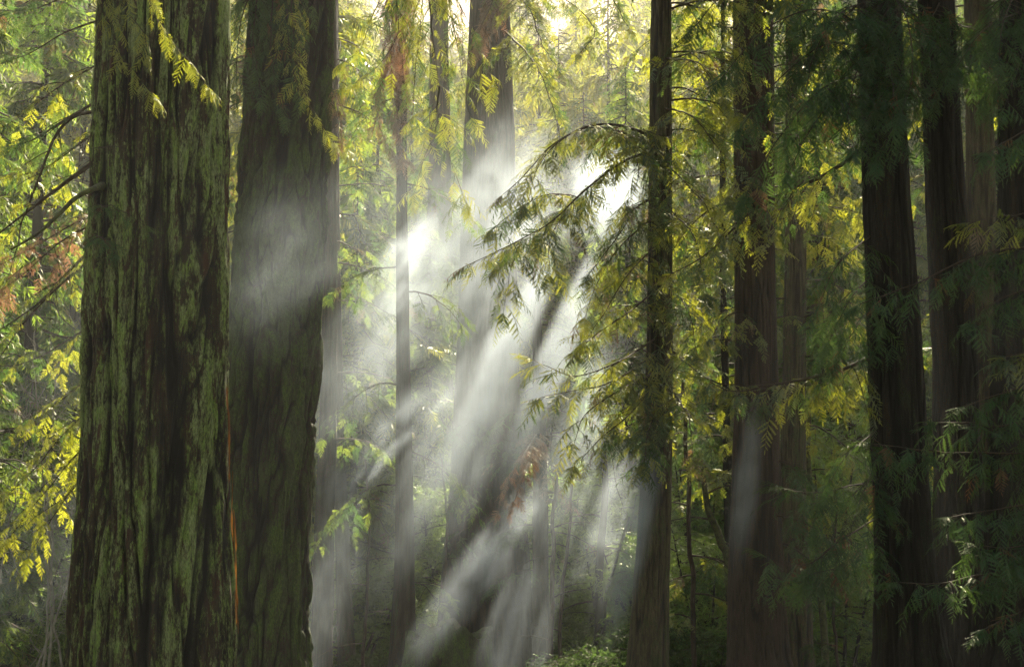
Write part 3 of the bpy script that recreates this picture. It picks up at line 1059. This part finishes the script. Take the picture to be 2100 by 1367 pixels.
# trees that fill the right half
auto('B9', 18, -80, 470, 0, 3.2, lm='needle', dy=(-4, -1))
auto('B9', 4, 420, 800, -1, 2.4, lm='needle', dy=(-2, 1))
auto('B8', 20, -60, 950, 0, 3.0, lm='needle', dy=(-3, 3))
auto('C1', 26, -80, 980, 0, 2.8, lm='needle', dy=(-2, 3))
auto('B8', 8, 700, 1250, 0, 2.2, lm='needle_dark', dy=(-1, 3))
auto('B9', 5, 900, 1200, 1, 1.6, lm='needle_dark', dy=(-2, 0))
auto('C4', 14, -60, 1250, 0, 2.6, lm='needle', dy=(-1, 4))
auto('B7', 8, -80, 300, 1, 2.6, lm='needle', dy=(-2, 2))
C2 = dict(spray_len=.6, gap=.21, sec=1.05, lod=0, droop=.7, hang=.5)
for p in ([(1790, 60), (1680, 20), (1570, 60), (1480, 160)], [(1790, 110), (1700, 90), (1600, 160), (1520, 260)],
          [(1790, 150), (1690, 180), (1600, 280), (1530, 400)], [(1790, -40), (1650, -60), (1500, -20), (1420, 60)],
          [(1790, 200), (1720, 200), (1660, 270), (1620, 350)], [(1800, 120), (1830, 170), (1830, 260), (1800, 330)],
          [(1800, 60), (1760, 140), (1740, 240), (1750, 300)], [(1790, 0), (1720, 30), (1670, 110), (1650, 200)],
          [(1810, -40), (1860, 40), (1870, 150), (1850, 230)]):
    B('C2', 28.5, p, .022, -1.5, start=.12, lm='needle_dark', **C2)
B('C2', 31, [(1790, 290), (1690, 360), (1560, 420), (1450, 520), (1380, 560)], .045, 1.5, **dict(C2, gap=.22, lod=1))
B('C2', 30, [(1800, 725), (1720, 760), (1620, 782), (1510, 800), (1450, 780)], .045, 1, **dict(C2, gap=.15, droop=.9))
for p in ([(1800, 1060), (1720, 1110), (1650, 1160), (1570, 1145)], [(1810, 1090), (1740, 1150), (1660, 1180)], [(1810, 980), (1730, 1000), (1660, 1010), (1610, 1000)],
          [(1800, 880), (1740, 930), (1700, 990)], [(1790, 560), (1740, 620), (1700, 700)], [(1790, 480), (1720, 540), (1680, 620)],
          [(1800, 940), (1760, 1040), (1740, 1120)], [(1795, 620), (1750, 680), (1720, 740)]):
    B('C2', 30, p, .018, -.8, lm='needle_dark', **C2)
for p in ([(1930, 80), (1890, 130), (1840, 200)], [(1930, 40), (2000, 60), (2080, 90)], [(1930, 120), (1990, 140), (2050, 130), (2120, 160)],
          [(1930, 0), (1900, 60), (1880, 120)]):
    B('C3', 31, p, .018, -1, lm='needle_dark', **C2)
for p in ([(2100, 20), (2020, 60), (1960, 140)], [(2100, -60), (2060, 40), (2050, 120)], [(2110, 80), (2080, 160), (2060, 220)]):
    B('C5', 28, p, .02, -1, lm='needle_dark', **C2)

# high crowns above the picture, which shade the near forest and break the sun into shafts
HC = [conifer("hc", 24, 5.2, 0.0, 150, 2, 1.3, gb, 'needle', 1.0), conifer("hc", 22, 4.6, 0.0, 140, 2, 1.3, gb, 'needle', 1.0)]
for i, key in enumerate(['C1', 'C2', 'C3', 'C4', 'C5']):
    root, (zs, c), ty = TR[key]
    zt = at(1050, 0, ty)[2] + 4.5
    o = link("crown", HC[i % 2][1], root)
    o.location = (float(np.interp(zt, zs, c[:, 0])), ty, zt)
    o.rotation_euler = (0, 0, i * 1.3)

for i, (px, Y, sc) in enumerate([(1660, 124, 1.65), (1740, 104, 1.55), (1820, 122, 1.8), (1900, 96, 1.55), (1990, 116, 1.7), (2090, 100, 1.6), (2200, 118, 1.8), (2300, 96, 1.6)]):  # conifers added to darken the right background
    tm, cm = CON[(0, 2, 1)[i % 3]]
    stand(tm, cm, "background_conifer", "tall dense conifer added behind the dark trunks at the right to shade the background", "tree",
          "conifers added behind the dark trunks for shade", at(px, 700, Y)[0], Y, i * 1.7, sc)

# a tree just outside the right edge whose lower boughs reach into view
redwood("D1", 23, [(0, 2290, 2450), (1367, 2270, 2470)], 'bark_shaded', "tree just beyond the right edge whose green drooping boughs cross the dark trunks",
        around=64, res=.4)
D1 = dict(spray_len=.5, gap=.17, sec=.75, lod=0, droop=.55, hang=.35)
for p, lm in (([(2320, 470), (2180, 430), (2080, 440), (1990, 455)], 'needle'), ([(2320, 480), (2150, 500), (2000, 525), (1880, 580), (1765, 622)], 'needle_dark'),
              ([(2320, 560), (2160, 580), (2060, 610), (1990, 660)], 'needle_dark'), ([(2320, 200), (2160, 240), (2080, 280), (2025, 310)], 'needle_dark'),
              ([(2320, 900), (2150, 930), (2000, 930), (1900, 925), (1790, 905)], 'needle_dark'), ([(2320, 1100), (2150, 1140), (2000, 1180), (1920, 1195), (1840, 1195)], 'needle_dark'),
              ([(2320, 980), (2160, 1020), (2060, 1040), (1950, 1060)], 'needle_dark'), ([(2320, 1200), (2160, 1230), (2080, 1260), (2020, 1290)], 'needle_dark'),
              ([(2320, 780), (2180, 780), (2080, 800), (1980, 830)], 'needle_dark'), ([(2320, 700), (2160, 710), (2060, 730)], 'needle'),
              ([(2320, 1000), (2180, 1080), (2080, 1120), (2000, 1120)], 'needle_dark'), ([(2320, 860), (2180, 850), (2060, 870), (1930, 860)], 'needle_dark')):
    B('D1', 21.5, p, .02, -1.5, lm=lm, start=.15, **D1)

# a tree hidden behind the lichen giant: its limbs sweep out to the left
redwood("E1", 33, [(0, 290, 400), (1367, 270, 420)], 'bark_mid', "tree hidden behind the lichen coated giant, its dark limbs sweeping down to the left", around=64, res=.4)
E = dict(spray_len=.5, gap=.3, sec=1.1, lod=1, droop=.35, hang=.3)
for p, rr, lm, b in (([(345, 230), (190, 335), (100, 400), (-30, 500)], .075, 'needle', .85), ([(345, 380), (180, 520), (80, 620), (-20, 690)], .045, 'needle', .8),
                     ([(345, 420), (170, 545), (60, 650), (-20, 760)], .035, 'needle', .8), ([(345, 250), (150, 240), (60, 420), (20, 560)], .05, 'needle', .6),
                     ([(345, 0), (150, 60), (60, 110), (-30, 140)], .03, 'needle_dark', .1), ([(345, 60), (150, 160), (40, 240), (-30, 280)], .03, 'needle', .1),
                     ([(345, 130), (160, 230), (60, 290), (-30, 310)], .04, 'needle_dark', .3), ([(345, -60), (150, -10), (60, 20), (-30, 20)], .03, 'needle_dark', .1),
                     ([(345, 160), (170, 290), (80, 350), (0, 360)], .03, 'needle', .2), ([(345, 380), (170, 450), (80, 500), (-30, 560)], .03, 'needle_dead', 0),
                     ([(345, 400), (150, 480), (50, 560), (-30, 620)], .03, 'needle_dead', .1), ([(345, 700), (160, 860), (80, 950), (0, 1030)], .03, 'needle_sunlit', 0),
                     ([(345, 760), (170, 920), (100, 1000), (20, 1100)], .03, 'needle_sunlit', 0), ([(345, 640), (150, 800), (70, 860), (-20, 900)], .03, 'needle', .1),
                     ([(345, 820), (170, 980), (110, 1060), (60, 1140)], .03, 'needle_sunlit', .1), ([(345, 560), (150, 690), (60, 740), (-20, 750)], .025, 'needle', .5)):
    B('E1', 32, p, rr, 1.5, lm=lm, start=.35, **dict(E, bare=b))

# thin stems, stump and bare shrub in the middle distance
def stem(name, label, cat, Y, pts, r0, r1, mat, twigs=8, tl=1.6, lm=None, n=16, group="thin stems in the understory"):
    path = [at(px, py, Y + dy) for px, py, dy in pts]
    path = [np.array([path[0][0] - (path[1][0] - path[0][0]) * .4, path[0][1], float(gz(path[0][0], path[0][1])) - .1])] + path
    C = curve(path, n * 2)
    C = C + (fbm(C * 1.1, int(Y), 2)[:, None] - .5) * .25
    root = thing(name, label, cat, group)
    b = Buf()
    b.add(*tube(C, np.linspace(r0, r1, len(C)), 8))
    link("trunk", b.mesh("trunk", [M[mat]], True), root)
    for k in range(twigs):
        i = int(len(C) * (.3 + .68 * k / twigs))
        sd = 1 if k % 2 else -1
        L = tl * gb.uniform(.5, 1.2)
        d = norm(np.array([sd, gb.uniform(-.6, .6), gb.uniform(-.1, .6)]))
        pth = [C[i] + d * L * t + np.array([0, 0, -.3 * L * t * t]) for t in (0, .35, .7, 1)]
        wd, lf = bough(pth, max(.012, r1 * .5), spray_len=.55, sec=.8, gap=.3, lod=1, g=gb, bare=0 if lm else 1)
        add_branch(root, wd, lf if lm else None, 'twig', lm or 'needle')


stem("sapling", "straight grey stem of a leafy understory tree left of the tan trunk", "tree", 56, [(1228, 1200, 0), (1238, 1050, 0), (1236, 900, 0)], .17, .10, 'bark_mid', 4)
stem("sapling", "thin stem forking up to the right beside the straight grey stem", "tree", 56, [(1240, 1240, 0), (1265, 1150, 0), (1290, 1060, 1)], .08, .04, 'twig', 3)
stem("sapling", "dark pole thin sapling standing right of the tan trunk foot", "tree", 46, [(1422, 1300, 0), (1416, 1150, 0), (1408, 900, 0), (1404, 780, 0)], .085, .05, 'twig', 9, 1.2, 'needle')
stem("sapling", "dark stem leaning left from the foot of the red brown trunk", "tree", 47, [(1500, 1180, 0), (1478, 1110, 0), (1450, 1030, 0), (1440, 960, 0)], .16, .07, 'moss_twig', 4, 1.4)
stem("sapling", "mossy bent stem close to the right side of the streaky trunk", "tree", 50, [(1686, 1200, 0), (1670, 1060, 0), (1656, 950, 0), (1662, 830, 0)], .13, .06, 'moss_twig', 5, 1.5, 'needle_dark')
stem("sapling", "fine upright sapling in the green gap before the first black trunk", "tree", 45, [(1712, 1300, 0), (1713, 1180, 0), (1716, 1050, 0)], .05, .03, 'twig', 5, 1.0, 'needle_dark')
stem("sapling", "dark thin stem just right of the great misty trunk", "tree", 52, [(1130, 1280, 0), (1134, 1100, 0), (1140, 960, 0)], .10, .05, 'twig', 5, 1.4)
stem("sapling", "slanting thin stem second to the right of the great trunk", "tree", 54, [(1150, 1260, 0), (1168, 1080, 0), (1172, 940, 0)], .08, .04, 'twig', 5, 1.4)
for k_, (px_, lbl_) in enumerate([(748, "bare dark stem left of the slender trunk"), (905, "bare dark stem right of the slender trunk foot")]):
    stem("sapling", lbl_, "tree", 54, [(px_, 1290, 0), (px_ + 10, 1100, 0), (px_ + 2, 940, 0)], .07, .03, 'twig', 7, 1.8)


def bare_shrub():
    root = thing("bare_shrub", "tall leafless grey shrub of tangled twigs at the left edge behind the giant", "shrub")
    b = Buf()
    base = at(60, 1367, 44)
    for k in range(16):
        p0 = np.array([base[0] + gb.uniform(-3, 2), 44 + gb.uniform(-2, 3), float(gz(base[0], 44))])
        top = p0 + np.array([gb.uniform(-2.5, 2.5), gb.uniform(-1.5, 1.5), gb.uniform(8.5, 12.5)])
        C = curve([p0, (p0 + top) / 2 + gb.normal(0, .4, 3), top], 24) + gb.normal(0, .03, (24, 3))
        b.add(*tube(C, np.linspace(.05, .012, 24), 5))
        for j in range(22):
            i = int(gb.integers(8, 24))
            d = norm(gb.normal(0, 1, 3) + np.array([0, 0, .3]))
            L = gb.uniform(.6, 1.9)
            Q = C[i] + d * L * np.linspace(0, 1, 7)[:, None] + np.cumsum(gb.normal(0, .06, (7, 3)), 0)
            b.add(*tube(Q, np.linspace(.014, .004, 7), 3))
            for m_ in range(4):
                e = norm(d + gb.normal(0, .9, 3))
                W = Q[int(gb.integers(2, 7))] + e * gb.uniform(.2, .7) * np.linspace(0, 1, 5)[:, None] + np.cumsum(gb.normal(0, .03, (5, 3)), 0)
                b.add(*tube(W, np.linspace(.007, .003, 5), 3))
    link("branches", b.mesh("branches", [M['grey_twig']], True), root)


bare_shrub()


def stump():
    root = thing("broken_stump", "low broken mossy stump before the foot of the great misty trunk", "stump")
    Y = 48
    a, b_ = at(835, 1300, Y), at(1005, 1300, Y)
    cx, r = (a[0] + b_[0]) / 2, (b_[0] - a[0]) / 2
    n, zs = 90, np.linspace(-2.9, a[2], 26)
    th = np.linspace(0, 2 * PI, n, endpoint=False)
    TH, ZZ = np.meshgrid(th, zs)
    q = np.stack([np.cos(TH) * 3, np.sin(TH) * 3, ZZ * .4], -1).reshape(-1, 3)
    nz = fbm(q, 8, 3).reshape(TH.shape)
    R = r * (1 + .35 * (1 - (ZZ + 2.9) / 3.9)) * (.85 + .35 * nz)
    top = (fbm(np.stack([np.cos(th) * 2.5, np.sin(th) * 2.5, 0 * th], 1), 11, 3) - .5) * 1.4
    t = ((ZZ + 2.9) / (a[2] + 2.9)) ** 2
    V = np.stack([cx + np.cos(TH) * R, Y + np.sin(TH) * R, ZZ + t * top[None]], -1).reshape(-1, 3)
    m = len(zs)
    rings = [V]
    last = V[(m - 1) * n:]
    ctr = np.array([cx, Y, a[2] - .5])
    for f in (.75, .45, .15):
        rings.append(ctr + (last - ctr) * f + gb.normal(0, .07, last.shape))
    V = np.concatenate(rings)
    m += 3
    i = np.arange(m - 1)[:, None] * n
    j = np.arange(n)[None]
    a_ = (i + j).ravel()
    c_ = (i + (j + 1) % n).ravel()
    F = np.stack([a_, c_, c_ + n, a_ + n], 1)
    link("trunk", make_mesh("trunk", V, F, [M['bark_moss']], None, {"h": np.full(len(V), .8)}, True), root)


stump()

# mid distance: B trees
auto('B3', 8, 150, 1250, 0, 3.2, lm='needle_far', dy=(0, 4), sp=.55)
auto('B1', 9, 0, 900, 1, 3.4, lm='needle_far', dy=(0, 4), sp=.55)
auto('B4', 8, 200, 1100, 0, 3.5, lm='needle_far', dy=(-1, 4), sp=.8)
auto('B5', 6, 850, 1150, 0, 2.4, lm='needle_dark', dy=(-4, -2), sp=.65)
auto('B6', 7, 780, 1200, 0, 2.4, lm='needle_dark', dy=(-2, 1), sp=.65)
for p in ([(1105, 880), (1075, 930), (1040, 990), (1025, 1050)], [(1105, 900), (1080, 960), (1050, 1040)]):
    B('B6', 45, p, .014, -1, **dict(FD, spray_len=.36, sec=.5, gap=.3, droop=.4, hang=.6, lm='needle_rust'))
for p in ([(1110, 950), (1140, 990), (1180, 1040)],):
    B('B6', 54, p, .014, -1, **dict(FD, spray_len=.4, sec=.6, gap=.25))

# ------------------------------------------------------------------ drifting mist; narrow bodies are shaped to stand in for sun shafts
def sphere_mesh(nu=16, nv=10):
    V = [(math.cos(2 * PI * i / nu) * math.sin(PI * j / nv), math.sin(2 * PI * i / nu) * math.sin(PI * j / nv), math.cos(PI * j / nv))
         for j in range(1, nv) for i in range(nu)]
    n = len(V)
    V += [(0, 0, 1), (0, 0, -1)]
    F = []
    for j in range(nv - 2):
        for i in range(nu):
            a, b = j * nu + i, j * nu + (i + 1) % nu
            F += [(a, a + nu, b + nu), (a, b + nu, b)]
    for i in range(nu):
        F += [(n, i, (i + 1) % nu), (n + 1, (nv - 2) * nu + (i + 1) % nu, (nv - 2) * nu + i)]
    return np.array(V), np.array(F)


SPH = sphere_mesh()


def mist(px, py, Y, length, r, dens, label, along=None, wisp=1.0, seed=0, r2=None, soft=0.0, streak=0.0):
    """A soft-edged body of mist centred on photograph pixel (px, py) at depth Y, drawn out along the sun's direction."""
    m, t, out = new_mat("mist")
    tc = nd(t, "ShaderNodeTexCoord")
    v = tc.outputs["Object"]
    # warped unit-sphere distance
    mp = nd(t, "ShaderNodeMapping")
    mp.inputs["Location"].default_value = (seed * 3.7, seed * 1.3, -seed * 2.1)
    mp.inputs["Scale"].default_value = (0.9, 1.5, 1.5)
    t.links.new(v, mp.inputs[0])
    n1 = nd(t, "ShaderNodeTexNoise")
    setin(n1, Scale=1.6, Detail=3.0, Roughness=0.6)
    t.links.new(mp.outputs[0], n1.inputs["Vector"])
    ln = nd(t, "ShaderNodeVectorMath", operation='LENGTH')
    t.links.new(v, ln.inputs[0])
    d = mathn(t, 'ADD', ln.outputs["Value"], mathn(t, 'MULTIPLY', mathn(t, 'SUBTRACT', n1.outputs["Fac"], 0.35), 0.9 * wisp))
    f = nd(t, "ShaderNodeMapRange", interpolation_type='SMOOTHERSTEP')
    t.links.new(d, f.inputs[0])
    f.inputs[1].default_value = 1.0
    f.inputs[2].default_value = 0.15 + soft
    f.inputs[3].default_value = 0.0
    f.inputs[4].default_value = dens
    p = nd(t, "ShaderNodeVolumePrincipled")
    p.inputs["Color"].default_value = (0.72, 0.82, 0.96, 1)
    p.inputs["Anisotropy"].default_value = 0.45
    dn = f.outputs[0]
    mb = nd(t, "ShaderNodeMapping")              # back to metres: smoke-like billows
    mb.inputs["Scale"].default_value = (length / 2, r, r2 or r)
    mb.inputs["Location"].default_value = (seed * 9.0, seed * 4.0, 0)
    t.links.new(v, mb.inputs[0])
    bn = nd(t, "ShaderNodeTexNoise")
    setin(bn, Scale=0.75, Detail=4.0, Roughness=0.6, Distortion=0.6)
    t.links.new(mb.outputs[0], bn.inputs["Vector"])
    lo = 0.25 if wisp > 0.7 else 0.6
    dn = mathn(t, 'MULTIPLY', dn, ramp(t, bn.outputs["Fac"], [(0.38, lo), (0.62, 1.35)]))
    if streak:                                   # light rays put into the density as filaments
        ms = nd(t, "ShaderNodeMapping")
        ms.inputs["Scale"].default_value = (0.35, 1.0, 1.0)
        ms.inputs["Location"].default_value = (seed, seed * 2.0, 0)
        t.links.new(v, ms.inputs[0])
        sn = nd(t, "ShaderNodeTexNoise")
        setin(sn, Scale=streak, Detail=2.0, Roughness=0.55)
        t.links.new(ms.outputs[0], sn.inputs["Vector"])
        dn = mathn(t, 'MULTIPLY', dn, ramp(t, sn.outputs["Fac"], [(0.40, 0.12), (0.60, 1.0)]))
    t.links.new(dn, p.inputs["Density"])
    t.links.new(p.outputs[0], out.inputs["Volume"])
    o = link("mist", make_mesh("mist", SPH[0], SPH[1], [m]))
    o.location = [float(c) for c in at(px, py, Y)]
    dv = Vector([float(c) for c in (SUND if along is None else norm(np.array(along, float)))])
    o.rotation_mode = 'QUATERNION'
    o.rotation_quaternion = dv.to_track_quat('X', 'Z')
    o.scale = (length / 2, r, r2 or r)
    tag(o, label, "mist", "mist drifting between the trunks", kind="stuff")
    return o


mist(1238, 400, 60, 12, 2.4, .26, "bright white patch of mist glowing behind the arching boughs", seed=1)
mist(1000, 450, 55, 30, 3.9, .11, "broad pale mist in front of the great misty trunk", seed=2, streak=2.2)
mist(1032, 730, 45, 25, .85, .40, "mist shaped as the sun shaft left of the dark shadow streak", seed=3, wisp=.4)  # gap to the next body is left to form the shadow streak
mist(1132, 745, 45, 24, 0.72, .44, "mist shaped as the sun shaft right of the dark shadow streak", seed=4, wisp=.4)
mist(835, 540, 44, 12, 1.2, .34, "bright plume of mist in front of the slender trunk", seed=5, streak=2.4)
mist(815, 880, 45, 12, 1.2, .38, "slanting white plume of mist low beside the slender trunk", seed=6, along=(.55, .6, .62), wisp=.8, streak=2.0)
mist(985, 1160, 43, 12, 1.0, .40, "slanting plume of mist before the foot of the great trunk", seed=7, along=(.45, .6, .62), wisp=.8)
mist(610, 530, 25.5, 17, 2.4, .055, "grey veil of mist crossing the broad mossy trunk", seed=18, along=(.80, .25, .5), wisp=.75, streak=1.6)
mist(1300, 1090, 36.5, 13, 0.55, .75, "mist shaped as narrow sun shaft along the left side of the tan trunk foot", seed=9, wisp=.35)
mist(1530, 990, 33, 10, 0.45, .36, "mist shaped as narrow upright sun shaft before the red brown trunk", seed=10, wisp=.35)
mist(690, 1060, 44, 9, 1.3, .30, "smoky mist rising beside the foot of the broad mossy trunk", seed=11, along=(.1, .1, 1), wisp=1.3, streak=2.0)
mist(40, 1160, 42, 18, 2.4, .14, "soft mist low at the left edge below the sunny boughs", seed=12, along=(.6, .5, .6), streak=1.8)
mist(890, 600, 57, 28, 3.8, .17, "hazy bank of mist left of the great misty trunk", seed=13, streak=2.6)
mist(1060, 1290, 44, 14, 1.4, .26, "thin mist hanging low in front of the undergrowth", seed=14, streak=2.0)
mist(1240, 1060, 52, 14, 1.8, .16, "faint mist around the thin understory stems", seed=15, streak=2.0)
mist(760, 1120, 50, 18, 2.8, .07, "faint spreading mist low around the slim trunks left of centre", seed=21, along=(.4, .3, .6), wisp=1.1)
mist(700, 800, 40, 16, 2.2, .06, "faint mist trailing down past the broad mossy trunk", seed=22, along=(.6, .3, .6), wisp=1.1)
mist(950, 880, 49, 26, 2.2, .12, "mist shaped as fainter sun shafts left of the two bright shafts", seed=16, wisp=.6, streak=3.2)
mist(1180, 880, 50, 24, 1.6, .14, "mist shaped as fainter sun shafts between the bright shafts and the tan trunk", seed=17, wisp=.6, streak=2.6)
